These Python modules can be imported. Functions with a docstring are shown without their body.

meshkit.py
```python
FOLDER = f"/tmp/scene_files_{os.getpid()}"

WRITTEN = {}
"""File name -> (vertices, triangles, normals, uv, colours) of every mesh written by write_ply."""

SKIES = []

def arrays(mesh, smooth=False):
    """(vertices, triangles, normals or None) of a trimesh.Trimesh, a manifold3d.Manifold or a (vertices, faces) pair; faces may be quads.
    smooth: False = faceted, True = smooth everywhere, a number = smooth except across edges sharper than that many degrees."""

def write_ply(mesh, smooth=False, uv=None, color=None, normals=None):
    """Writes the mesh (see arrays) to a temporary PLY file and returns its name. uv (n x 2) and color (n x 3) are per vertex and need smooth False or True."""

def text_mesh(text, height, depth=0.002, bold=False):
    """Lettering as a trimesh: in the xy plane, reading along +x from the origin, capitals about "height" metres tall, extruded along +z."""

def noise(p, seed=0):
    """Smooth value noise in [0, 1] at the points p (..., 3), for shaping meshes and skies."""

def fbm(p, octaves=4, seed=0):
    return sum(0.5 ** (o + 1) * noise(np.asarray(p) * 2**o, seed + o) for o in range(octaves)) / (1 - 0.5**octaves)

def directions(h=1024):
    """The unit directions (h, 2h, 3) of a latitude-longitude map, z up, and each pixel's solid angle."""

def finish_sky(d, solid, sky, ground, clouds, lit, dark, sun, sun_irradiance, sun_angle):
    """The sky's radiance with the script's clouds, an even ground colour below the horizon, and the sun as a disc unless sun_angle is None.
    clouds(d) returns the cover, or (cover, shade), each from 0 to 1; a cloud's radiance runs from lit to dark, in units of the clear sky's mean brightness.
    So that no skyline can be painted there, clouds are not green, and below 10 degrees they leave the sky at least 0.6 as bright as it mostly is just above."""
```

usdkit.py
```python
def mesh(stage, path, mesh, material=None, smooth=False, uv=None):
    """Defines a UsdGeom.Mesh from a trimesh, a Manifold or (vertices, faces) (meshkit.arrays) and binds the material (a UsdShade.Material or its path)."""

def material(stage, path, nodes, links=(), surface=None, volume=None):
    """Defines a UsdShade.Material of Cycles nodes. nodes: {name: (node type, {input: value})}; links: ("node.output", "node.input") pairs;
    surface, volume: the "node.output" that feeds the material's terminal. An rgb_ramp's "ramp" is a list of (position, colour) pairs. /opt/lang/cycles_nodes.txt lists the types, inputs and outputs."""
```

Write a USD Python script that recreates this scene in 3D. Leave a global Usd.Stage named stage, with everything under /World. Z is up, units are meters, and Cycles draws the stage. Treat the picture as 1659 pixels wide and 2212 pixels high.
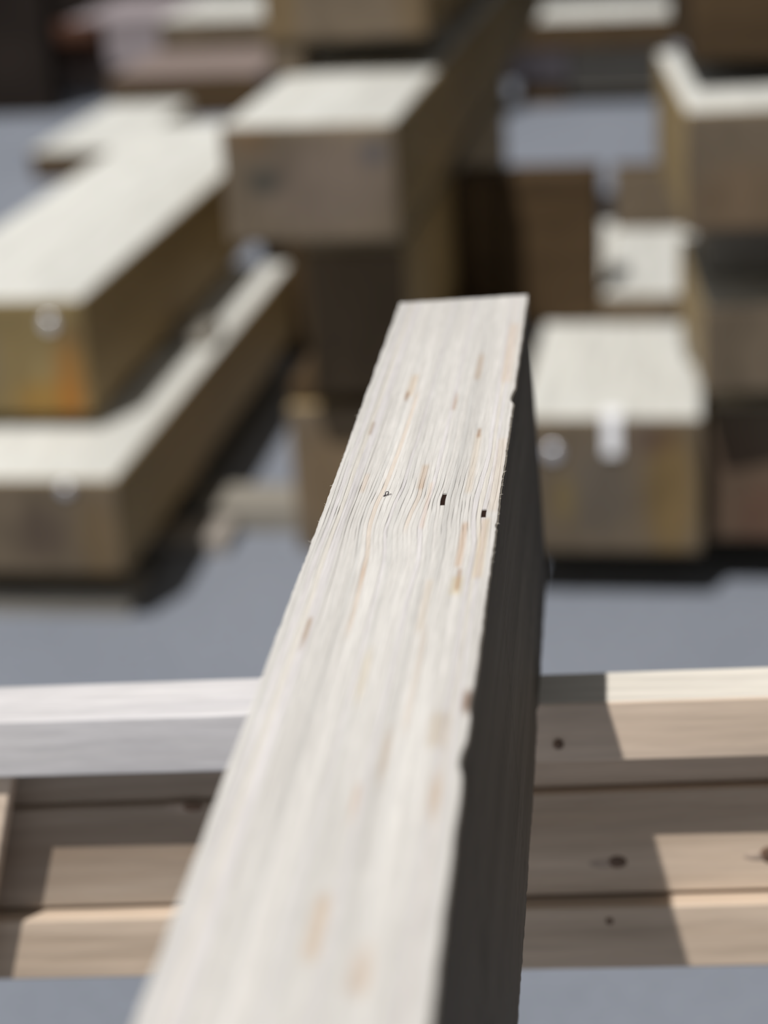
import math, random
import numpy as np
import trimesh
import usdkit, meshkit
from pxr import Usd, UsdGeom, UsdLux, UsdShade, Gf, Sdf, Vt

stage = Usd.Stage.CreateInMemory()
UsdGeom.SetStageUpAxis(stage, 'Z')
UsdGeom.SetStageMetersPerUnit(stage, 1.0)
UsdGeom.Xform.Define(stage, '/World')
UsdGeom.Scope.Define(stage, '/World/Looks')

# ------------------------------------------------------------------ camera, sky, sun
# All lengths below are written in "units" of 0.5 m, heights measured from the camera;
# the concrete floor lies 3 units (1.5 m) under it.
SC, ZF = 0.5, -3.0
FPX, PW, PH = 4000.0, 1659, 2212
PITCH, ROLL = 0.380, -0.06             # camera against the yard
PITCH_R, ROLL_R = 0.373, -0.1027       # camera against the board rack, which stands a little crooked
FOCUS, EXPOSURE, FSTOP = 1.066, 0.0, 6.1


def view(th, ro):
    fw = np.array([0, math.cos(th), -math.sin(th)])
    right, up = np.array([1.0, 0, 0]), np.array([0, math.sin(th), math.cos(th)])
    return np.stack([math.cos(ro) * right + math.sin(ro) * up, -math.sin(ro) * right + math.cos(ro) * up, fw])


VG, VR = view(PITCH, ROLL), view(PITCH_R, ROLL_R)
TILT = VG.T @ VR                       # rack directions -> yard directions
M4 = np.eye(4)
M4[:3, :3] = np.stack([VG[0], VG[1], -VG[2]], 1)
M4[:3, 3] = (0, 0, -ZF * SC)
cam = UsdGeom.Camera.Define(stage, '/World/camera')
cam.AddTransformOp().Set(Gf.Matrix4d(M4.T.tolist()))
cam.CreateHorizontalApertureAttr(24.0)
cam.CreateVerticalApertureAttr(24.0 * PH / PW)
cam.CreateFocalLengthAttr(24.0 * FPX / PW)
cam.CreateFStopAttr(FSTOP)
cam.CreateFocusDistanceAttr(FOCUS * SC)
cam.CreateClippingRangeAttr((0.02, 1000.0))
cam.CreateExposureAttr(EXPOSURE)

sky = UsdLux.DomeLight.Define(stage, '/World/sky')
sky.CreateColorAttr((0.96, 0.98, 1.0))
sky.CreateIntensityAttr(0.095)


def rack_axes(deg=8.353):
    y = math.radians(deg)
    return np.array([math.cos(y), -math.sin(y), 0]), np.array([math.sin(y), math.cos(y), 0])


RS, RD = rack_axes()
SUN_A, SUN_B = 0.204, 0.50
sun_dir = TILT @ (SUN_A * RS + SUN_B * RD + np.array([0, 0, -1.0]))
sun_dir /= np.linalg.norm(sun_dir)
zax = -sun_dir
xax = np.cross([0, 1, 0], zax); xax /= np.linalg.norm(xax)
yax = np.cross(zax, xax)
L4 = np.eye(4); L4[:3, :3] = np.stack([xax, yax, zax], 1); L4[:3, 3] = (0, 0, 6)
sun = UsdLux.DistantLight.Define(stage, '/World/sun')
sun.AddTransformOp().Set(Gf.Matrix4d(L4.T.tolist()))
sun.CreateAngleAttr(0.7)
sun.CreateColorAttr((1.0, 0.975, 0.94))
sun.CreateIntensityAttr(1.1)
sun.CreateNormalizeAttr(True)

# ------------------------------------------------------------------ materials
LOOK = '/World/Looks/'


def wood(name, light, dark, along='y', scale=30.0, stretch=14.0, rough=0.62, bump=0.25, spec=0.3, bumpd=0.0006, blotch=None):
    """Grain stretched along one local axis of the piece; vertex colours 'tint' (patches, stains) multiply it."""
    sc = {'x': (1 / stretch, 1, 1), 'y': (1, 1 / stretch, 1), 'z': (1, 1, 1 / stretch)}[along]
    n = {
        'tc': ('texture_coordinate', {}),
        'oi': ('object_info', {}),
        'sh': ('vector_math', {'math_type': 'add'}),
        'mp': ('mapping', {'mapping_type': 'point', 'scale': sc}),
        'n1': ('noise_texture', {'scale': scale, 'detail': 6.0, 'roughness': 0.62, 'distortion': 0.35}),
        'n2': ('noise_texture', {'scale': scale * 6, 'detail': 4.0, 'roughness': 0.6}),
        'n3': ('noise_texture', {'scale': scale * 0.22, 'detail': 3.0, 'roughness': 0.5}),
        'r1': ('rgb_ramp', {'ramp': [(0.30, dark), (0.68, light)]}),
        'f2': ('map_range', {'from_min': 0.3, 'from_max': 0.7, 'to_min': 0.86, 'to_max': 1.1}),
        'f3': ('map_range', {'from_min': 0.3, 'from_max': 0.7, 'to_min': 0.88, 'to_max': 1.1}),
        'm2': ('mix', {'mix_type': 'multiply', 'fac': 1.0}),
        'm3': ('mix', {'mix_type': 'multiply', 'fac': 1.0}),
        'at': ('attribute', {'attribute': 'tint'}),
        'm4': ('mix', {'mix_type': 'multiply', 'fac': 1.0}),
        'b': ('bump', {'strength': bump, 'distance': bumpd}),
        'p': ('principled_bsdf', {'roughness': rough, 'specular_ior_level': spec}),
    }
    links = [('tc.object', 'sh.vector1'), ('oi.location', 'sh.vector2'), ('sh.vector', 'mp.vector'),
             ('mp.vector', 'n1.vector'), ('mp.vector', 'n2.vector'), ('mp.vector', 'n3.vector'),
             ('n1.fac', 'r1.fac'), ('n2.fac', 'f2.value'), ('n3.fac', 'f3.value'),
             ('r1.color', 'm2.color1'), ('f2.result', 'm2.color2'), ('m2.color', 'm3.color1'), ('f3.result', 'm3.color2'),
             ('m3.color', 'm4.color1'), ('at.color', 'm4.color2'), ('m4.color', 'p.base_color'),
             ('n2.fac', 'b.height'), ('b.normal', 'p.normal')]
    return usdkit.material(stage, LOOK + name, n, links, surface='p.BSDF')


def plain(name, color, rough=0.5, metal=0.0, noise=0.0, nscale=30.0, spec=0.5):
    n = {'tc': ('texture_coordinate', {}), 'n': ('noise_texture', {'scale': nscale, 'detail': 4.0}),
         'r': ('rgb_ramp', {'ramp': [(0.3, [c * (1 - noise) for c in color]), (0.7, [c * (1 + noise) for c in color])]}),
         'p': ('principled_bsdf', {'roughness': rough, 'metallic': metal, 'specular_ior_level': spec})}
    return usdkit.material(stage, LOOK + name, n, [('tc.object', 'n.vector'), ('n.fac', 'r.fac'), ('r.color', 'p.base_color')], surface='p.BSDF')


M = {}
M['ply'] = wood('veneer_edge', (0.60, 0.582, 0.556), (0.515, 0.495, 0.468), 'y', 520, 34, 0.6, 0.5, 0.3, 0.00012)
M['ply_side'] = wood('veneer_face', (0.255, 0.228, 0.19), (0.15, 0.132, 0.11), 'y', 60, 26, 0.7, 0.5, 0.2, 0.0006)  # shade of the right side put into the colour as darker brown
M['board_pale'] = wood('whitened_board', (0.58, 0.56, 0.56), (0.43, 0.42, 0.44), 'x', 36, 9, 0.6, 0.2, 0.3)
M['board'] = wood('pine_board', (0.66, 0.53, 0.42), (0.52, 0.41, 0.315), 'x', 40, 14, 0.6, 0.2, 0.3)
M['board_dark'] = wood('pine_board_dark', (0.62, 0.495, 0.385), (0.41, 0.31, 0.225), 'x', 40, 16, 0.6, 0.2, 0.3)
M['knot_grain'] = plain('knot_grain', (0.40, 0.31, 0.245), 0.6, noise=0.2, nscale=120)
M['endgrain_shade'] = wood('end_grain_shade', (0.125, 0.088, 0.052), (0.08, 0.055, 0.032), 'z', 7, 3, 0.75, 0.3, 0.2)  # darker copy of the end grain, holding the set-back beam's shade
M['board_top'] = wood('pine_board_top', (0.66, 0.62, 0.555), (0.57, 0.525, 0.46), 'x', 40, 14, 0.65, 0.2, 0.15)
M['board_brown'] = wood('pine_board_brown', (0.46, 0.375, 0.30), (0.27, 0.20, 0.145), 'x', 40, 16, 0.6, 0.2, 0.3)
M['knot'] = plain('knot', (0.15, 0.088, 0.055), 0.6, noise=0.35, nscale=120)
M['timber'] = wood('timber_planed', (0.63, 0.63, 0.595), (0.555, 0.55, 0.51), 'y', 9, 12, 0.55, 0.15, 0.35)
M['timber_side'] = wood('timber_side', (0.40, 0.295, 0.15), (0.28, 0.20, 0.095), 'y', 9, 12, 0.6, 0.15, 0.3)  # warmer than the tops, and darkened in colour for the shaded sides
M['endgrain'] = wood('end_grain', (0.155, 0.120, 0.084), (0.10, 0.077, 0.052), 'z', 7, 3, 0.75, 0.3, 0.2)
M['endgrain_yellow'] = wood('end_grain_yellow', (0.20, 0.15, 0.068), (0.145, 0.105, 0.045), 'z', 7, 3, 0.75, 0.3, 0.2)
M['dark_shade_wood'] = wood('wood_dark_shade', (0.075, 0.047, 0.022), (0.045, 0.027, 0.012), 'x', 8, 6, 0.7, 0.2, 0.2)  # dark brown; on several stack pieces it stands in for shade
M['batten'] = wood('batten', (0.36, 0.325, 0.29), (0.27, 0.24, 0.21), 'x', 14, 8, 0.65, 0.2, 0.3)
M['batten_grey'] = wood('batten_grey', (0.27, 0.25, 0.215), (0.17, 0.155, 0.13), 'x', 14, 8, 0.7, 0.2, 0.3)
M['rose'] = wood('rosy_board', (0.27, 0.215, 0.195), (0.18, 0.14, 0.125), 'x', 8, 6, 0.7, 0.2, 0.2)
M['red_block'] = wood('red_brown_block', (0.10, 0.045, 0.028), (0.06, 0.028, 0.018), 'x', 8, 6, 0.7, 0.2, 0.2)
M['mauve'] = wood('mauve_board', (0.33, 0.29, 0.305), (0.22, 0.19, 0.20), 'x', 8, 6, 0.7, 0.2, 0.2)
M['hollow'] = plain('hollow', (0.02, 0.010, 0.007), 0.9, spec=0.1)  # near-black plug colour giving the shade inside the gaps
M['nail'] = plain('nail_steel', (0.72, 0.73, 0.78), 0.38, 0.85)
M['tag'] = plain('white_tag', (0.86, 0.86, 0.88), 0.5)
M['bitumen'] = plain('dark_panel', (0.016, 0.012, 0.010), 0.8, noise=0.4, nscale=2, spec=0.08)
M['ink'] = plain('dark_wire', (0.03, 0.02, 0.025), 0.5)
M['fibre'] = plain('wood_fibre', (0.75, 0.70, 0.62), 0.7)
M['concrete'] = usdkit.material(stage, LOOK + 'concrete', {
    'tc': ('texture_coordinate', {}),
    'n1': ('noise_texture', {'scale': 1.1, 'detail': 5.0, 'roughness': 0.55}),
    'n2': ('noise_texture', {'scale': 40.0, 'detail': 5.0, 'roughness': 0.7}),
    'r': ('rgb_ramp', {'ramp': [(0.3, (0.168, 0.185, 0.22)), (0.7, (0.205, 0.222, 0.26))]}),
    'f': ('map_range', {'from_min': 0.3, 'from_max': 0.7, 'to_min': 0.88, 'to_max': 1.12}),
    'm': ('mix', {'mix_type': 'multiply', 'fac': 1.0}),
    'b': ('bump', {'strength': 0.3, 'distance': 0.002}),
    'p': ('principled_bsdf', {'roughness': 0.6, 'specular_ior_level': 0.4})},
    [('tc.object', 'n1.vector'), ('tc.object', 'n2.vector'), ('n1.fac', 'r.fac'), ('n2.fac', 'f.value'),
     ('r.color', 'm.color1'), ('f.result', 'm.color2'), ('m.color', 'p.base_color'), ('n2.fac', 'b.height'), ('b.normal', 'p.normal')], surface='p.BSDF')

# ------------------------------------------------------------------ helpers
used = {}


def numbered(parent, name):
    k = used.get((parent, name), 0)
    used[(parent, name)] = k + 1
    return f'{parent}/{name}' + (f'_{k:03d}' if k else '')


def tag(prim, label=None, cat=None, group=None, kind=None):
    for key, val in (('label', label), ('category', cat), ('group', group), ('kind', kind)):
        if val:
            prim.SetCustomDataByKey(key, val)
    return prim


def obj(name, mesh, mat, parent='/World', smooth=False, tint=None, label=None, kind=None):
    path = numbered(parent, name)
    m = usdkit.mesh(stage, path, mesh, M[mat], smooth=smooth)
    n = len(m.GetPointsAttr().Get())
    c = np.ones((n, 3)) if tint is None else np.asarray(tint)
    if len(c) != n:
        raise ValueError(f'{path}: tint {len(c)} for {n} points')
    UsdGeom.PrimvarsAPI(m).CreatePrimvar('tint', Sdf.ValueTypeNames.Color3fArray, 'vertex').Set(Vt.Vec3fArray.FromNumpy(c.astype(np.float32)))
    tag(m.GetPrim(), label=label, kind=kind)
    return m.GetPrim()


def yard_matrix(deg, u, v, z):
    """Local axes (across, along, up), origin at (u, v, z) units of the yard frame turned by deg."""
    y = math.radians(deg)
    s, d = np.array([math.cos(y), -math.sin(y), 0]), np.array([math.sin(y), math.cos(y), 0])
    m = np.eye(4)
    m[:3, 0], m[:3, 1] = s, d
    m[:3, 3] = SC * (u * s + v * d + np.array([0, 0, z - ZF]))
    return m


def rack_matrix(u, v, z, deg=8.353):
    s, d = rack_axes(deg)
    m = np.eye(4)
    m[:3, :3] = TILT @ np.stack([s, d, [0, 0, 1]], 1)
    m[:3, 3] = SC * (TILT @ (u * s + v * d + np.array([0, 0, z])) + np.array([0, 0, -ZF]))
    return m


def thing(name, label, cat, matrix, group=None):
    path = numbered('/World', name)
    x = UsdGeom.Xform.Define(stage, path)
    x.AddTransformOp().Set(Gf.Matrix4d(np.asarray(matrix).T.tolist()))
    tag(x.GetPrim(), label, cat, group, 'thing')
    return path


def slab(w, l, h, r=0.008, seg=(2, 8, 2), seed=0, wob=0.002, open_front=False):
    """A sawn piece 0..w, 0..l, 0..h (units) with eased edges, faces split into a grid and very slightly uneven; metres out."""
    def axis(n, size):
        inner = np.linspace(r, size - r, n + 1)
        return np.concatenate([[0], inner, [size]])
    ax = [axis(seg[0], w), axis(seg[1], l), axis(seg[2], h)]
    size = np.array([w, l, h])
    vs, fs, base = [], [], 0
    for k in range(3):
        a, b = [(1, 2), (2, 0), (0, 1)][k]
        for side in (0, 1):
            A, B = np.meshgrid(ax[a], ax[b], indexing='ij')
            P = np.zeros(A.shape + (3,))
            P[..., a], P[..., b], P[..., k] = A, B, side * size[k]
            na, nb = A.shape
            i, j = np.meshgrid(np.arange(na - 1), np.arange(nb - 1), indexing='ij')
            q = np.stack([i * nb + j, (i + 1) * nb + j, (i + 1) * nb + j + 1, i * nb + j + 1], -1).reshape(-1, 4)
            if not side:
                q = q[:, ::-1]
            vs.append(P.reshape(-1, 3)); fs.append(q + base); base += na * nb
    v, f = np.vstack(vs), np.vstack(fs)
    c = np.clip(v, r, size - r)                       # ease the edges: every outer grid point is pulled to distance r of the inset box
    dlt = v - c
    ln = np.linalg.norm(dlt, axis=1, keepdims=True)
    v = c + np.where(ln > 0, dlt / np.maximum(ln, 1e-9) * r, 0)
    v = v + wob * 2 * (np.stack([meshkit.noise(v * 1.7 + 11 * k, seed + k) for k in range(3)], 1) - 0.5)
    m = trimesh.Trimesh(v * SC, np.vstack([f[:, [0, 1, 2]], f[:, [0, 2, 3]]]), process=False)
    m.merge_vertices(digits_vertex=7)
    return m


def end_plate(w, h, seed, patches, t=0.006):
    """The sawn end of a timber as its own thin slab in front of the body: grid with stains as tints. patches: (u, z, ru, rz, rgb factor)."""
    nu, nz = 22, 18
    U, Z = np.meshgrid(np.linspace(0.004, w - 0.004, nu), np.linspace(0.004, h - 0.004, nz), indexing='ij')
    Y = -t + 0.0035 * (meshkit.noise(np.stack([U * 14, Z * 9, Z * 0 + seed], -1), seed) - 0.5)
    front = np.stack([U, Y, Z], -1).reshape(-1, 3)
    back = np.stack([U, U * 0 + 0.004, Z], -1).reshape(-1, 3)
    i, j = np.meshgrid(np.arange(nu - 1), np.arange(nz - 1), indexing='ij')
    q = np.stack([i * nz + j, (i + 1) * nz + j, (i + 1) * nz + j + 1, i * nz + j + 1], -1).reshape(-1, 4)
    n = nu * nz
    rim = [k * nz for k in range(nu)] + [(nu - 1) * nz + k for k in range(1, nz)] + [k * nz + nz - 1 for k in range(nu - 2, -1, -1)] + [k for k in range(nz - 2, 0, -1)]
    r2 = np.roll(rim, -1)
    side = np.stack([np.array(rim) + n, r2 + n, r2, rim], 1)
    f = np.vstack([q, q[:, ::-1] + n, side])
    v = np.vstack([front, back])
    tint = np.ones((len(v), 3))
    for pu, pz, ru, rz, col in patches:
        dd = ((v[:, 0] - pu) / ru) ** 2 + ((v[:, 2] - pz) / rz) ** 2
        k = np.clip(1.35 - dd, 0, 1)[:, None]
        tint *= 1 + k * (np.array(col) - 1)
    return (v * SC, f), tint


def nail_mesh(r, x, z, y=-0.01):
    head = trimesh.creation.icosphere(2, r * SC)
    head.vertices[:, 1] *= 0.45
    shank = trimesh.creation.cylinder(r * 0.4 * SC, 0.05 * SC, sections=10)
    shank.apply_transform(trimesh.transformations.rotation_matrix(math.pi / 2, [1, 0, 0]))
    shank.apply_translation((0, 0.02 * SC, 0))
    m = trimesh.util.concatenate([head, shank])
    m.apply_translation((x * SC, y * SC, z * SC))
    return m


def beam(label, u0, u1, v0, v1, z0, z1, deg=10.36, end='endgrain', body='timber_side', top='timber', patches=(), nails=(), seed=1, name='timber', cat='timber', group=None):
    t = thing(name, label, cat, yard_matrix(deg, u0, v0, z0), group)
    w, l, h = u1 - u0, v1 - v0, z1 - z0
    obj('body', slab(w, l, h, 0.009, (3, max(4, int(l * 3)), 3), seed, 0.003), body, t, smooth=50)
    if top:  # paler plate: sunlit tops and shaded sides are set apart by colour
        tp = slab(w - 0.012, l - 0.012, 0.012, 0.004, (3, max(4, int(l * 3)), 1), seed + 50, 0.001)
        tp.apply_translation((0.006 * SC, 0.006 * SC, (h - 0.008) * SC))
        obj('top_face', tp, top, t, smooth=50, label='pale top face, lighter in colour than the shaded sides')
    if end:
        m, tint = end_plate(w, h, seed, patches)
        obj('end_grain', m, end, t, smooth=True, tint=tint, label='darker sawn end')
    for (x, z, r) in nails:
        obj('nail', nail_mesh(r, x, z), 'nail', t, smooth=60, label='steel nail head')
    return t


def plank(name, label, cat, u0, u1, v0, v1, z0, z1, mat, deg=10.36, seed=3, wob=0.003, parts=False, group=None):
    t = thing(name, label, cat, yard_matrix(deg, u0, v0, z0), group)
    obj('body', slab(u1 - u0, v1 - v0, z1 - z0, 0.006, (8, 3, 2), seed, wob), mat, t, smooth=50)
    return t


# ------------------------------------------------------------------ setting
fl = trimesh.creation.box((60, 60, 0.2)); fl.apply_translation((0, 12, -0.1))
tag(obj('floor', fl, 'concrete'), 'smooth blue-grey concrete floor under the timber stacks', 'floor', kind='structure')
wb = trimesh.creation.box((24, 0.2, 5)); wb.apply_transform(yard_matrix(10.36, -2, 23.0, ZF)); wb.apply_translation((0, 0, 2.5))
wr = trimesh.creation.box((0.2, 30, 4.5)); wr.apply_translation((2.2, 4, 2.25))  # added out of view, keeps sky light off right-facing sides
tag(obj('wall_right', wr, 'bitumen'), 'unseen dark wall added on the right to cut the sky light', 'wall', kind='structure')
tag(obj('wall_back', wb, 'bitumen'), 'dark wall far behind the timber stacks', 'wall', kind='structure')

# ------------------------------------------------------------------ the veneer timber in front
T0, T1, TW, TH = -0.35, 1.4005, 0.1, 0.2365       # along the rack's depth axis; its top face has z = -0.3784
SLEFT, ZTOP = -0.1761, -0.3784
NP = 42


def wobble(s, d):
    """How far a glue line at s is pushed sideways at d (units)."""
    p = np.stack([s * 38, d * 17, s * 0 + 3.3], -1)
    p2 = np.stack([s * 90, d * 40, s * 0 + 7.7], -1)
    mid = 0.00035 + 0.0026 * np.exp(-((d - 0.95 - 0.3 * (s - 0.07)) / 0.075) ** 2) * (0.35 + 0.65 * np.clip((s - 0.015) / 0.05, 0, 1)) * np.clip((0.101 - s) / 0.012, 0, 1)
    w = mid * 2 * (meshkit.noise(p, 5) - 0.5) + mid * 0.55 * (meshkit.noise(p2, 9) - 0.5) * 2
    w = w - 0.0045 * np.exp(-((d - 0.955) / 0.085) ** 2) * np.exp(-((s - 0.034) / 0.018) ** 2)
    for hs, hd, a, rs, rd in HOLES:                # layers part around the two gaps
        k = np.exp(-((d - hd) / rd) ** 2) * np.exp(-np.abs(s - hs) / rs)
        w = w + a * np.tanh((s - hs) / 0.0015) * k * 0.6
    return w


HOLES = [(0.0710, 0.972, 0.0005, 0.006, 0.022), (0.0935, 0.948, 0.0004, 0.003, 0.016)]
# patches of veneer colour on the top: (s, d from, d to, half width, factor rgb)
PEACH, BROWN, DARKB = (1.0, 0.92, 0.85), (0.90, 0.79, 0.70), (0.66, 0.52, 0.43)
PATCH = [(0.053, 0.99, 1.03, 0.002, BROWN), (0.083, 0.875, 0.935, 0.0018, (0.93, 0.78, 0.67)),
         (0.0845, 0.845, 0.872, 0.0012, DARKB), (0.0735, 1.19, 1.25, 0.002, BROWN),
         (0.0285, 1.155, 1.175, 0.0012, DARKB), (0.030, 1.165, 1.21, 0.0024, (0.97, 0.87, 0.76)), (0.014, 0.79, 0.82, 0.0012, (0.7, 0.58, 0.46)), (0.055, 0.535, 0.575, 0.003, (0.95, 0.83, 0.72)),
         (0.074, 0.515, 0.54, 0.0038, (0.90, 0.80, 0.72)), (0.090, 0.63, 0.66, 0.0025, (0.90, 0.80, 0.70)), (0.087, 0.685, 0.715, 0.004, (0.92, 0.86, 0.78)),
         (0.0975, 0.715, 0.735, 0.0018, (0.45, 0.33, 0.27)), (0.0935, 1.18, 1.32, 0.0035, (0.97, 0.89, 0.82)), (0.0815, 1.074, 1.09, 0.0012, DARKB),
         (0.0815, 0.98, 1.08, 0.002, (0.99, 0.93, 0.86)), (0.058, 0.63, 0.655, 0.0014, (0.92, 0.80, 0.72)), (0.094, 0.86, 0.94, 0.0024, (0.97, 0.87, 0.75)), (0.097, 0.95, 1.07, 0.0028, (0.98, 0.92, 0.86)),
         (0.059, 0.93, 1.0, 0.0012, (1.0, 0.91, 0.84)), (0.019, 0.99, 1.02, 0.0015, PEACH), (0.062, 1.13, 1.16, 0.0012, (0.8, 0.68, 0.6)),
         (0.012, 1.09, 1.115, 0.0012, (0.72, 0.64, 0.58)), (0.048, 0.73, 0.78, 0.002, (1.0, 0.95, 0.86)), (0.07, 0.80, 0.86, 0.002, (0.99, 0.94, 0.88)),
         (0.066, 0.66, 0.70, 0.0016, (0.95, 0.86, 0.78)), (0.084, 0.84, 0.862, 0.003, (1.0, 0.93, 0.78))]


def veneer_beam():
    t = thing('veneer_lumber', 'pale laminated veneer timber in sharp focus, lying across the board rack', 'timber', rack_matrix(SLEFT, 0, ZTOP - TH))
    rng = np.random.default_rng(4)
    dd = np.unique(np.concatenate([np.linspace(T0, 0.45, 12), np.linspace(0.45, 0.8, 36), np.linspace(0.8, 1.15, 150), np.linspace(1.15, T1, 28)]))
    base = np.linspace(0, TW, NP + 1)
    base[1:-1] += rng.uniform(-0.0004, 0.0004, NP - 1)
    tone = rng.choice([0, 0, 0, 1, 2, 3, 4], NP)
    tones = np.array([(1, 1, 1), (0.99, 0.98, 1.02), (1.02, 1.0, 0.965), (0.955, 0.96, 0.965), (1.03, 1.025, 1.025)])
    top0 = rng.uniform(-0.00022, 0.00012, NP)

    def edge(i, d):
        s = np.full_like(d, base[i])
        if i in (0, NP):
            e = s + 0.00045 * (meshkit.noise(np.stack([d * 60, d * 0 + i, d * 0], -1), 2) - 0.5) + 0.0004 * (meshkit.noise(np.stack([d * 250, d * 0 + i, d * 0], -1), 3) - 0.5)
            if i == NP:                                  # chips along the right arris
                for c, r, a in ((1.150, 0.012, 0.0022), (0.725, 0.010, 0.0012), (0.672, 0.012, 0.0020), (0.93, 0.004, 0.0006)):
                    e = e - a * np.clip(1.2 - np.abs((d - c) / r) ** 2, 0, 1)
            return e
        return s + wobble(s, d)

    for i in range(NP):
        hole = next((h for h in HOLES if base[i] <= h[0] < base[i + 1]), None)
        spans = [(T0, T1)] if hole is None else [(T0, hole[1] - (0.0095 if hole is HOLES[0] else 0.0062)), (hole[1] + (0.0095 if hole is HOLES[0] else 0.0062), T1)]
        for a, b in spans:
            d = np.concatenate([[a], dd[(dd > a + 1e-4) & (dd < b - 1e-4)], [b]])
            gapn = meshkit.noise(np.stack([d * 55, d * 0 + i * 1.7, d * 0], -1), 21)
            gap = 0.00002 + (0.00004 + 0.00018 * np.exp(-((d - 0.968) / 0.05) ** 2)) * np.clip((gapn - 0.5) * 3.2, 0, 1)
            gapn2 = meshkit.noise(np.stack([d * 55, d * 0 + (i + 1) * 1.7, d * 0], -1), 21)
            gap2 = 0.00002 + (0.00004 + 0.00018 * np.exp(-((d - 0.968) / 0.05) ** 2)) * np.clip((gapn2 - 0.5) * 3.2, 0, 1)
            L, R = edge(i, d) + (gap / 2 if i else 0), edge(i + 1, d) - (gap2 / 2 if i < NP - 1 else 0)
            zt = TH + top0[i] + 0.0002 * (meshkit.noise(np.stack([d * 22, d * 0 + i * 3.1, d * 0], -1), 31) - 0.5)
            ch = np.minimum(0.00020, (R - L) * 0.2)
            dz = 0.00007 + 0.00015 * np.exp(-((d - 0.968) / 0.055) ** 2)
            cols = [(L, 0 * d), (L, zt - dz), (L + ch, zt), ((L + R) / 2, zt + 0.00002), (R - ch, zt), (R, zt - dz), (R, 0 * d)]
            if i == NP - 1:
                cols.insert(6, (R + 0.0002 * (meshkit.noise(np.stack([d * 30, d * 0, d * 0 + 4], -1), 8) - 0.5), 0 * d + TH * 0.5))
            P = np.stack([np.stack([s, d, z], -1) for s, z in cols], 1)           # samples x ring
            n, k = P.shape[:2]
            ii, jj = np.meshgrid(np.arange(n - 1), np.arange(k), indexing='ij')
            j2 = (jj + 1) % k
            q = np.stack([ii * k + jj, ii * k + j2, (ii + 1) * k + j2, (ii + 1) * k + jj], -1).reshape(-1, 4)
            q = q[:, ::-1]
            v = P.reshape(-1, 3)
            capf = [[0, m, m + 1] for m in range(1, k - 1)]
            capb = [[(n - 1) * k, (n - 1) * k + m + 1, (n - 1) * k + m] for m in range(1, k - 1)]
            f = np.vstack([q[:, [0, 1, 2]], q[:, [0, 2, 3]], capf, capb])
            tint = np.tile(tones[tone[i]], (len(v), 1))
            for ps, d0, d1, hw, col in PATCH:
                ks = np.clip(1.5 - np.abs((v[:, 0] - ps) / hw), 0, 1)
                kd = np.clip((v[:, 1] - d0) / 0.006 + 0.5, 0, 1) * np.clip((d1 - v[:, 1]) / 0.006 + 0.5, 0, 1)
                tint *= 1 + (ks * kd)[:, None] * (np.array(col) - 1)
            for pi, d0, d1, col in ((14, 0.80, 1.17, PEACH), (14, 0.86, 0.885, (0.92, 0.84, 0.78)), (30, 0.70, 0.80, (1.0, 0.94, 0.89)), (22, 0.93, 1.0, (1.0, 0.93, 0.87))):
                if pi == i:
                    tint *= 1 + (np.clip((v[:, 1] - d0) / 0.02 + 0.5, 0, 1) * np.clip((d1 - v[:, 1]) / 0.02 + 0.5, 0, 1))[:, None] * (np.array(col) - 1)
            m = trimesh.Trimesh(v * SC, f, process=False)
            trimesh.repair.fix_normals(m)
            obj('ply', (np.asarray(m.vertices), np.asarray(m.faces)), 'ply', t, smooth=False, tint=tint)
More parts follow.
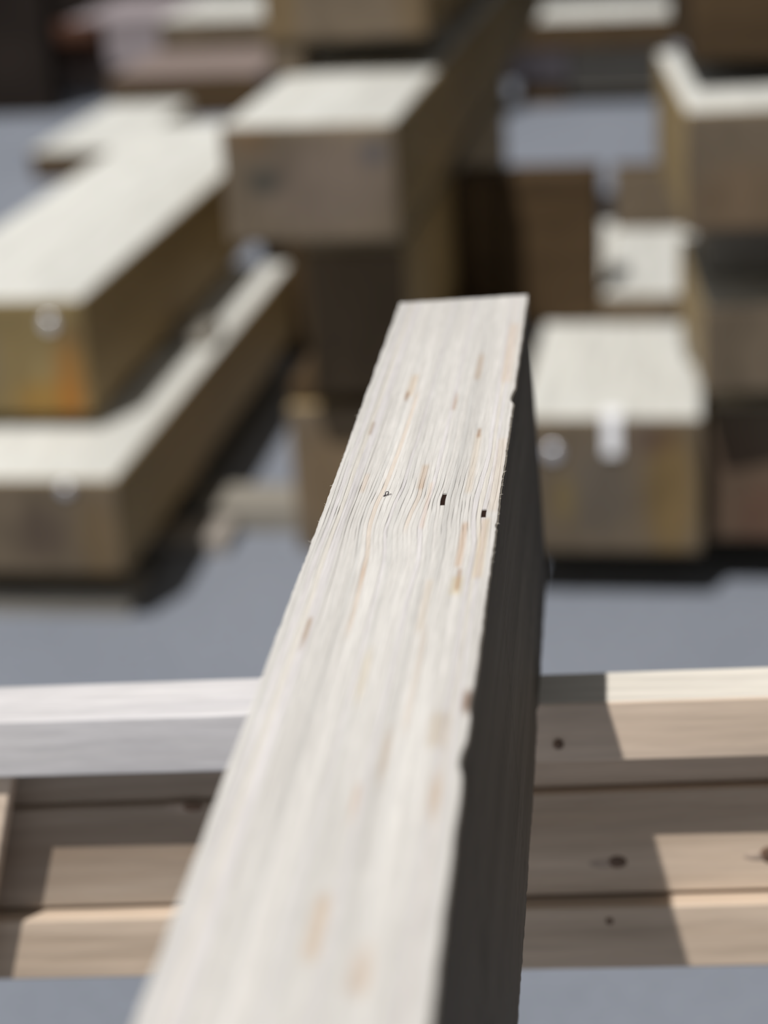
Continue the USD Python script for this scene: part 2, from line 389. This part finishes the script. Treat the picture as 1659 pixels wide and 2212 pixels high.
    for hs, hd, hl in ((HOLES[0][0], HOLES[0][1], 0.021), (HOLES[1][0], HOLES[1][1], 0.0145)):  # dark plugs that give the two gaps their shade
        i = int(np.searchsorted(base, hs)) - 1
        ds = np.linspace(hd - hl / 2, hd + hl / 2, 9)
        el, er = edge(i, ds), edge(i + 1, ds)
        b = trimesh.creation.box((float((er - el).max() + abs(el[-1] - el[0]) + 0.0004) * SC, hl * SC, 0.02 * SC))
        hs = float((el + er).mean() / 2)
        b.apply_translation((hs * SC, hd * SC, (TH - 0.0010 - 0.01) * SC))
        obj('hollow', b, 'hollow', t, label='dark plug for the shade in the gap where one layer is missing')
    # the outer veneer's face on the right, a sheet with shade in its colour
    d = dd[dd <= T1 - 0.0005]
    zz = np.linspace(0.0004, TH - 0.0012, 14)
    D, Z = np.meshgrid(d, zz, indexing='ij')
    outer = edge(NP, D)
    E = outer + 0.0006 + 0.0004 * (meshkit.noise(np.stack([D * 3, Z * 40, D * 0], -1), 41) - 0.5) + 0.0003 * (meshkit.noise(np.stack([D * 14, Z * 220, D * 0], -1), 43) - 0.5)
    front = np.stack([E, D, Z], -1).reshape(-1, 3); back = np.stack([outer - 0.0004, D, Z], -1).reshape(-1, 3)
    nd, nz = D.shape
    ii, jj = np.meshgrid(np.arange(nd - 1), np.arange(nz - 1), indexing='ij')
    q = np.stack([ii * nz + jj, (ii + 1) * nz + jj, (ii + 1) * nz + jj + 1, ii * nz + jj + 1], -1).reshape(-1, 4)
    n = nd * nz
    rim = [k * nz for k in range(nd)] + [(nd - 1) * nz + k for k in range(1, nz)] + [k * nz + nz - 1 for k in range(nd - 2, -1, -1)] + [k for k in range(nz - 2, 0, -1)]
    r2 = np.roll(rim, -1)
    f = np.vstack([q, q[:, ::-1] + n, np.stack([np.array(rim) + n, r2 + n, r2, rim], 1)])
    obj('face_veneer', (np.vstack([front, back]) * SC, f), 'ply_side', t, smooth=40, label='outer veneer on the right side, its shade darkened into the colour')
    # torn fibres along both arrises
    parts = []
    for k in range(46):
        left = rng.random() < 0.55
        d0 = rng.uniform(0.86, 1.16)
        s0 = float(edge(0 if left else NP, np.array([d0]))[0])
        ln, sg = rng.uniform(0.0006, 0.0026), (-1 if left else 1)
        a = rng.uniform(-1, 1)
        tt = np.linspace(0, 1, 5)[:, None]
        pts = np.array([s0 - sg * 0.0002, d0, TH - 0.0006]) + ln * (tt * np.array([sg * 0.8, a, 0.25]) + tt ** 2 * np.array([0, -0.6 * a, rng.uniform(-0.5, 0.4)]))
        parts.append(tube(pts * SC, np.linspace(0.00010, 0.00004, 5) * SC))
    v, f, o = [], [], 0
    for a, b in parts:
        v.append(a); f.append(b + o); o += len(a)
    obj('fibre', (np.vstack(v), np.vstack(f)), 'fibre', t, smooth=True, kind='stuff', label='torn wood fibres along the edges')
    # the small dark mark, like a tiny P lying on its side, on the top
    ms, md, px = 0.0345, 0.9815, 0.000265
    px *= 1.12
    loop = np.array([(-5.6, -2), (-3.6, 0), (-3.6, 6), (-2.8, 7.2), (1.2, 7.2), (2.0, 6.4), (2.0, 0.8), (-3.4, -0.4)]) * (px, px * 2.6)
    bar = np.array([(-5.6, -2.2), (-2, -0.8), (3, 0.6), (9.2, 1.6)]) * (px, px * 2.6)
    for pts in (loop, bar):
        p3 = np.column_stack([ms + pts[:, 0], md + pts[:, 1], np.full(len(pts), TH + 0.0006)])
        obj('dark_mark', tube(p3 * SC, np.full(len(pts), 0.00017) * SC), 'ink', t, smooth=True, label='tiny dark mark shaped like a letter P')


def tube(points, radii, sides=6):
    p = np.asarray(points, float)
    tg = np.gradient(p, axis=0); tg /= np.linalg.norm(tg, axis=1, keepdims=True) + 1e-12
    a = np.cross(tg, np.where(np.abs(tg[:, 2:]) < 0.9, [0, 0, 1.0], [1.0, 0, 0])); a /= np.linalg.norm(a, axis=1, keepdims=True) + 1e-12
    b, ang = np.cross(tg, a), np.arange(sides) * 2 * np.pi / sides
    v = p[:, None] + np.asarray(radii)[:, None, None] * (np.cos(ang)[None, :, None] * a[:, None] + np.sin(ang)[None, :, None] * b[:, None])
    n = len(p)
    i, j = np.meshgrid(np.arange(n - 1), np.arange(sides), indexing='ij')
    q = np.stack([i * sides + j, i * sides + (j + 1) % sides, (i + 1) * sides + (j + 1) % sides, (i + 1) * sides + j], -1).reshape(-1, 4)
    f = np.vstack([q[:, [0, 1, 2]], q[:, [0, 2, 3]], [[0, k + 1, k] for k in range(1, sides - 1)], [[(n - 1) * sides, (n - 1) * sides + k, (n - 1) * sides + k + 1] for k in range(1, sides - 1)]])
    return v.reshape(-1, 3), f


veneer_beam()

# ------------------------------------------------------------------ the rack of boards it lies on
RY = 8.8
DF = 1.1695                                        # front plane of the top boards
REC = 0.095 * SUN_B                               # how far the middle board stands back


def knot(t, x, z, rx, rz, y=-0.0019, mat='knot', label='dark knot'):
    m = trimesh.creation.icosphere(2, 1.0)
    m.vertices *= (rx * SC, 0.002 * SC, rz * SC)
    m.vertices[:, 0] *= 1 + 0.25 * (meshkit.noise(m.vertices * 900, 3) - 0.5)
    m.apply_translation((x * SC, (y + 0.0014) * SC, z * SC))
    obj('knot', m, mat, t, smooth=True, label=label)


def board(name, label, s0, s1, dfront, depth, z0, z1, mat, seed, knots=(), slope=0.0, wob=0.0012, cat='board', top=None):
    m4 = rack_matrix(s0, dfront, z0, RY)
    if slope:
        r = np.eye(4); r[:3, :3] = trimesh.transformations.rotation_matrix(-slope, [0, 1, 0])[:3, :3]
        m4 = m4 @ r
    t = thing(name, label, cat, m4)
    obj('body', slab(s1 - s0, depth, z1 - z0, 0.0022, (40, 3, 4), seed, wob), mat, t, smooth=50)
    if top:
        tp = slab(s1 - s0 - 0.003, depth - 0.003, 0.004, 0.0012, (40, 2, 1), seed + 60, 0.0003)
        tp.apply_translation((0.0015 * SC, 0.0015 * SC, (z1 - z0 - 0.0030) * SC))
        obj('top_face', tp, top, t, smooth=50, label='paler top face')
    for (x, z, rx, rz) in knots:
        knot(t, x - s0, z - z0, rx, rz)
        if rx > 0.006:                              # darker grain running out of the big knots
            knot(t, x - s0 - 0.010, z - z0 - 0.001, 0.015, 0.0048, -0.0010, 'knot_grain', 'dark grain beside the knot')
    return t


board('board', 'whitened board left of the veneer timber, at the top of the rack', -1.05, -0.135, DF, 0.058, -0.6628, -0.6148, 'board_pale', 3)
board('board', 'tan top board of the rack, right of the veneer timber, partly in its shadow', -0.134, 0.80, DF, 0.047, -0.6633, -0.6153, 'board', 8, knots=[(-0.073, -0.6475, 0.0038, 0.004)], top='board_top')
TL = 0.012                                         # the lower boards rise a little to the right
Z2, Z3 = -0.7155 - 0.85 * TL, -0.8065 - 0.85 * TL
for part in ('left', 'right'):
    x0, x1, mt, up = (-1.05, -0.146, 'board_brown', 0.0) if part == 'left' else (-0.145, 0.80, 'board_dark', TL * 0.905)
    board('board', f'narrow shaded board right under the top of the rack, {part} of the veneer timber', x0, x1, DF + REC + 0.006, 0.02, Z2 + up, -0.671 - 0.85 * TL + up, mt, 17, slope=TL)
board('board', 'brown middle board of the rack, left of the veneer timber, lower half lit', -1.05, -0.146, DF + REC, 0.026, Z3, Z2 - 0.001, 'board_brown', 13, knots=[(-0.36, -0.728, 0.008, 0.004)], slope=TL)
board('board', 'knotty middle board of the rack, right of the veneer timber', -0.145, 0.80, DF + REC, 0.026, Z3 + TL * 0.905, Z2 - 0.001 + TL * 0.905, 'board_dark', 14,
      knots=[(-0.037, -0.7775, 0.007, 0.0055), (0.080, -0.775, 0.011, 0.008)], slope=TL)
board('board', 'narrow tan board lying lowest in the rack, above the grey floor', -1.05, 0.80, DF + REC - 0.0125, 0.038, -0.8665 - 0.85 * TL, -0.8100 - 0.85 * TL, 'board_dark', 21,
      knots=[(-0.045, -0.833, 0.003, 0.003)], slope=TL)
m4 = rack_matrix(-0.5945, DF + 0.012, -0.884, RY)
r4 = np.eye(4); r4[:3, :3] = trimesh.transformations.rotation_matrix(0.32, [0, 1, 0])[:3, :3]
t = thing('upright', 'leaning cream strip of wood at the left edge, under the whitened board', 'wood strip', m4 @ r4)
obj('body', slab(0.035, 0.020, 0.24, 0.0022, (2, 2, 6), 5, 0.001), 'board', t, smooth=50)

# ------------------------------------------------------------------ left stack
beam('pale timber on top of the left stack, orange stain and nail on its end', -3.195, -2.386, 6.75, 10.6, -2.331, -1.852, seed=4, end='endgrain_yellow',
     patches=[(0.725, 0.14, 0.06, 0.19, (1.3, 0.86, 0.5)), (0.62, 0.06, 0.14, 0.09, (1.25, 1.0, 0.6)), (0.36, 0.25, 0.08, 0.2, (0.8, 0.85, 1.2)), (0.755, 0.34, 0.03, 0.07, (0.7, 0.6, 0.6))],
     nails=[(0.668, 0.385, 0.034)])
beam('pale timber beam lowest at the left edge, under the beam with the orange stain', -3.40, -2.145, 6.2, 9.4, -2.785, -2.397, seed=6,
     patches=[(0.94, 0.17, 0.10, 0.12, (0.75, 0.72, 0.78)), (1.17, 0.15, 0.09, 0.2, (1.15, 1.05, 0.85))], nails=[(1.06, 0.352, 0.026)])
plank('batten', 'thin grey batten between the two left beams, its end showing on the right', 'batten', -3.05, -2.20, 7.85, 8.12, -2.389, -2.335, 'batten_grey')
plank('batten', 'batten hidden in the dark gap near the front of the two left beams', 'batten', -3.05, -2.42, 6.95, 7.2, -2.389, -2.335, 'batten_grey')
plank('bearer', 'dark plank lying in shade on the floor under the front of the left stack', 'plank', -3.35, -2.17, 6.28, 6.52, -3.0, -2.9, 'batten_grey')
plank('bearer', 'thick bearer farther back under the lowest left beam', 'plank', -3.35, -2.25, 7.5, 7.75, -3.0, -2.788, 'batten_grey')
plank('bearer', 'flat plank end sticking out on the floor from under the left stack', 'plank', -3.2, -1.94, 6.90, 7.115, -3.0, -2.925, 'batten')
plank('bearer', 'pale plank on the floor reaching under the middle stack', 'plank', -2.095, -0.9, 7.14, 7.42, -3.0, -2.885, 'batten_grey')

# ------------------------------------------------------------------ middle stack
beam('timber beam lowest in the middle stack, its top in the shade of the beams above', -1.53, -0.84, 6.48, 10.0, -2.80, -2.205, seed=9, top=None,  # pale top plate left off so the top looks shaded
     patches=[(0.2, 0.3, 0.2, 0.3, (1.15, 1.05, 0.9))])
beam('shaded timber beam standing back between two others in the middle stack', -1.40, -1.035, 6.38, 10.0, -2.118, -1.575, seed=12, end='endgrain_shade')
beam('big timber beam with a bright planed top and knots in its end, middle stack', -1.58, -0.988, 6.02, 12.0, -1.463, -1.068, seed=15,
     patches=[(0.14, 0.21, 0.06, 0.05, (0.42, 0.50, 0.55)), (0.52, 0.30, 0.05, 0.045, (0.7, 0.8, 1.05)), (0.35, 0.2, 0.25, 0.16, (1.0, 1.0, 1.1)), (0.1, 0.36, 0.08, 0.06, (1.05, 0.9, 0.75))])
plank('batten', 'batten under the bright-topped beam of the middle stack, near the front', 'batten', -1.30, -1.05, 6.9, 7.1, -1.571, -1.466, 'batten_grey')
plank('plank', 'dark plank added flat between the lower middle timbers, standing in for their shade', 'plank', -1.525, -0.86, 6.52, 7.65, -2.201, -2.124, 'dark_shade_wood')  # covers the lit top beneath; its dark colour replaces the shade
beam('timber beam on top of the middle stack, set back, at the upper picture edge', -1.637, -1.012, 7.05, 12.5, -0.938, -0.54, seed=18, patches=[(0.06, 0.2, 0.08, 0.3, (1.1, 1.0, 0.75)), (0.6, 0.2, 0.1, 0.3, (1.05, 0.97, 0.8))])
plank('batten', 'batten in the dark gap under the topmost middle beam', 'batten', -1.60, -1.02, 7.5, 7.75, -1.062, -0.941, 'batten_grey')
plank('block', 'brown block under the left corner of the topmost middle beam', 'block', -1.63, -1.50, 7.06, 7.3, -1.062, -0.941, 'endgrain')

# ------------------------------------------------------------------ right stack
beam('timber beam with a white tag hanging over its stained end, right of the veneer timber', -0.66, 0.015, 6.48, 9.6, -2.79, -2.252, seed=21,
     patches=[(0.30, 0.25, 0.12, 0.2, (0.85, 0.9, 1.0)), (0.56, 0.25, 0.1, 0.3, (1.15, 1.0, 0.62)), (0.50, 0.46, 0.09, 0.07, (0.75, 0.68, 0.75)), (0.17, 0.22, 0.05, 0.1, (1.2, 1.15, 0.8))],
     nails=[(0.128, 0.405, 0.034)])
beam('shaded timber beam lowest at the right edge of the picture', 0.035, 0.78, 6.62, 9.6, -2.79, -2.254, seed=24, patches=[(0.1, 0.2, 0.2, 0.3, (0.8, 0.7, 0.68)), (0.25, 0.1, 0.15, 0.15, (0.95, 0.8, 0.8))])
beam('timber beam in the middle of the right-hand stack, under a batten', 0.612, 1.5, 6.40, 7.4, -2.145, -1.815, deg=5, seed=27)
beam('timber beam with a bright planed top at the upper right edge', 0.535, 1.5, 6.25, 7.6, -1.517, -1.105, deg=5, seed=30, patches=[(0.2, 0.1, 0.2, 0.15, (1.05, 0.95, 0.85))])
plank('batten', 'batten showing in the gap of the right-hand stack', 'batten', 0.66, 1.45, 6.75, 7.0, -1.807, -1.521, 'batten_grey', deg=5)
plank('batten', 'batten holding up the middle beam of the right-hand stack', 'batten', 0.62, 1.45, 7.1, 7.35, -2.246, -2.149, 'batten_grey', deg=5)
beam('dark timber beam on top of the right-hand stack in the picture corner', 0.585, 1.6, 6.62, 7.6, -1.0, -0.5, deg=5, seed=33, end='dark_shade_wood', body='dark_shade_wood', top=None)
plank('batten', 'thin batten under the dark beam in the upper right corner', 'batten', 0.66, 1.45, 7.2, 7.4, -1.097, -1.003, 'batten_grey', deg=5)
beam('dark brown block behind the tagged beam, coloured for the shadow falling there', -0.83, -0.42, 7.72, 7.95, -2.246, -1.605, seed=36, end='dark_shade_wood', body='dark_shade_wood', top=None)  # shadow cast by the middle stack, built as a dark block
beam('dark brown block added on the lowest middle beam, shade in its colour', -1.02, -0.845, 7.72, 7.95, -2.199, -1.605, seed=37, end='dark_shade_wood', body='dark_shade_wood', top=None)  # continues the painted shadow across to the middle stack
beam('short brightly lit plank lying on the tagged beam', -0.415, -0.02, 7.70, 8.9, -2.243, -2.125, seed=41, name='plank', cat='plank')
beam('brown timber beam end behind the brightly lit short plank', -0.415, 0.30, 8.95, 9.1, -2.243, -1.84, seed=39, top=None, body='dark_shade_wood')
# white tag folded over the front edge of the tagged beam
tg = thing('tag', 'white strip hanging over the end of the beam right of the veneer timber', 'tag', yard_matrix(10.36, -0.35, 6.48, -2.252))
w_ = slab(0.075, 0.078, 0.006, 0.002, (2, 2, 1), 3, 0.001); w_.apply_translation((0, -0.020 * SC, 0.0075 * SC))
d_ = slab(0.06, 0.006, 0.15, 0.002, (2, 1, 3), 4, 0.003); d_.apply_translation((0.008 * SC, -0.022 * SC, -0.142 * SC))
obj('fold', w_, 'tag', tg, smooth=50)
obj('strip', d_, 'tag', tg, smooth=50)

# ------------------------------------------------------------------ far away, out of focus
beam('pale timber lying flat on the floor behind the left stack', -5.49, -4.7, 14.7, 17.0, -3.0, -2.77, seed=47, end='dark_shade_wood')
beam('dim pinkish timber on the floor far behind, left of the middle stack', -5.66, -4.15, 17.5, 19.2, -3.0, -2.60, seed=50, end='dark_shade_wood', body='rose', top='rose')
beam('far brown timber with a pale top, between the dark panel and the middle stack', -5.65, -4.42, 19.4, 21.3, -2.62, -2.31, seed=53, body='batten_grey')
plank('block', 'low block holding up the far pale-topped timber', 'block', -5.4, -4.6, 19.7, 20.3, -3.0, -2.623, 'dark_shade_wood')
plank('plank', 'mauve planks on the far pile beside the dark panel', 'planks', -6.95, -5.72, 20.3, 22.3, -2.9, -2.38, 'mauve')
plank('block', 'low block under the mauve planks', 'block', -6.6, -5.9, 21.0, 21.5, -3.0, -2.903, 'dark_shade_wood')
plank('block', 'red-brown block standing in front of the mauve planks', 'block', -6.90, -6.40, 19.6, 19.9, -3.0, -2.34, 'red_block')
plank('block', 'pinkish block on the floor in front of the red-brown block', 'block', -6.90, -6.25, 19.25, 19.5, -3.0, -2.74, 'rose')
plank('panel', 'tall dark panel standing far back at the left edge', 'panel', -10.0, -6.36, 17.9, 18.2, -3.0, 0.2, 'bitumen')
beam('far crosswise plank with a white top between the middle and right stacks', -1.75, -0.12, 17.35, 18.5, -2.45, -2.19, seed=44, end='dark_shade_wood', name='plank', cat='plank')
plank('block', 'grey-brown block under the right half of the far white-topped plank', 'block', -1.205, -0.30, 17.55, 18.4, -2.88, -2.454, 'batten_grey')
plank('block', 'small rosy block under the left end of the far white-topped plank', 'block', -1.785, -1.215, 17.5, 18.0, -2.76, -2.454, 'mauve')
plank('block', 'dark sleeper lying on the floor under the far white-topped plank', 'block', -1.70, -0.30, 17.8, 18.4, -3.0, -2.883, 'dark_shade_wood')
plank('block', 'dark sleeper carrying the small rosy block', 'block', -1.70, -1.25, 17.55, 17.75, -3.0, -2.763, 'dark_shade_wood')
plank('plank', 'dark crosswise beam far behind the middle stack', 'beam', -3.2, -1.80, 17.0, 17.6, -3.0, -2.1, 'dark_shade_wood')
beam('dark timber added in the gap beside the middle stack, shade in its colour', -2.375, -1.62, 9.72, 9.95, -3.0, -1.93, seed=56, end='dark_shade_wood', body='dark_shade_wood', top=None)  # fills the gap with dark colour in place of deep shade
plank('bearer', 'long bearer on the floor in the dark gap under the middle and right stacks', 'plank', -1.5, 0.75, 7.65, 7.95, -3.0, -2.803, 'batten_grey')
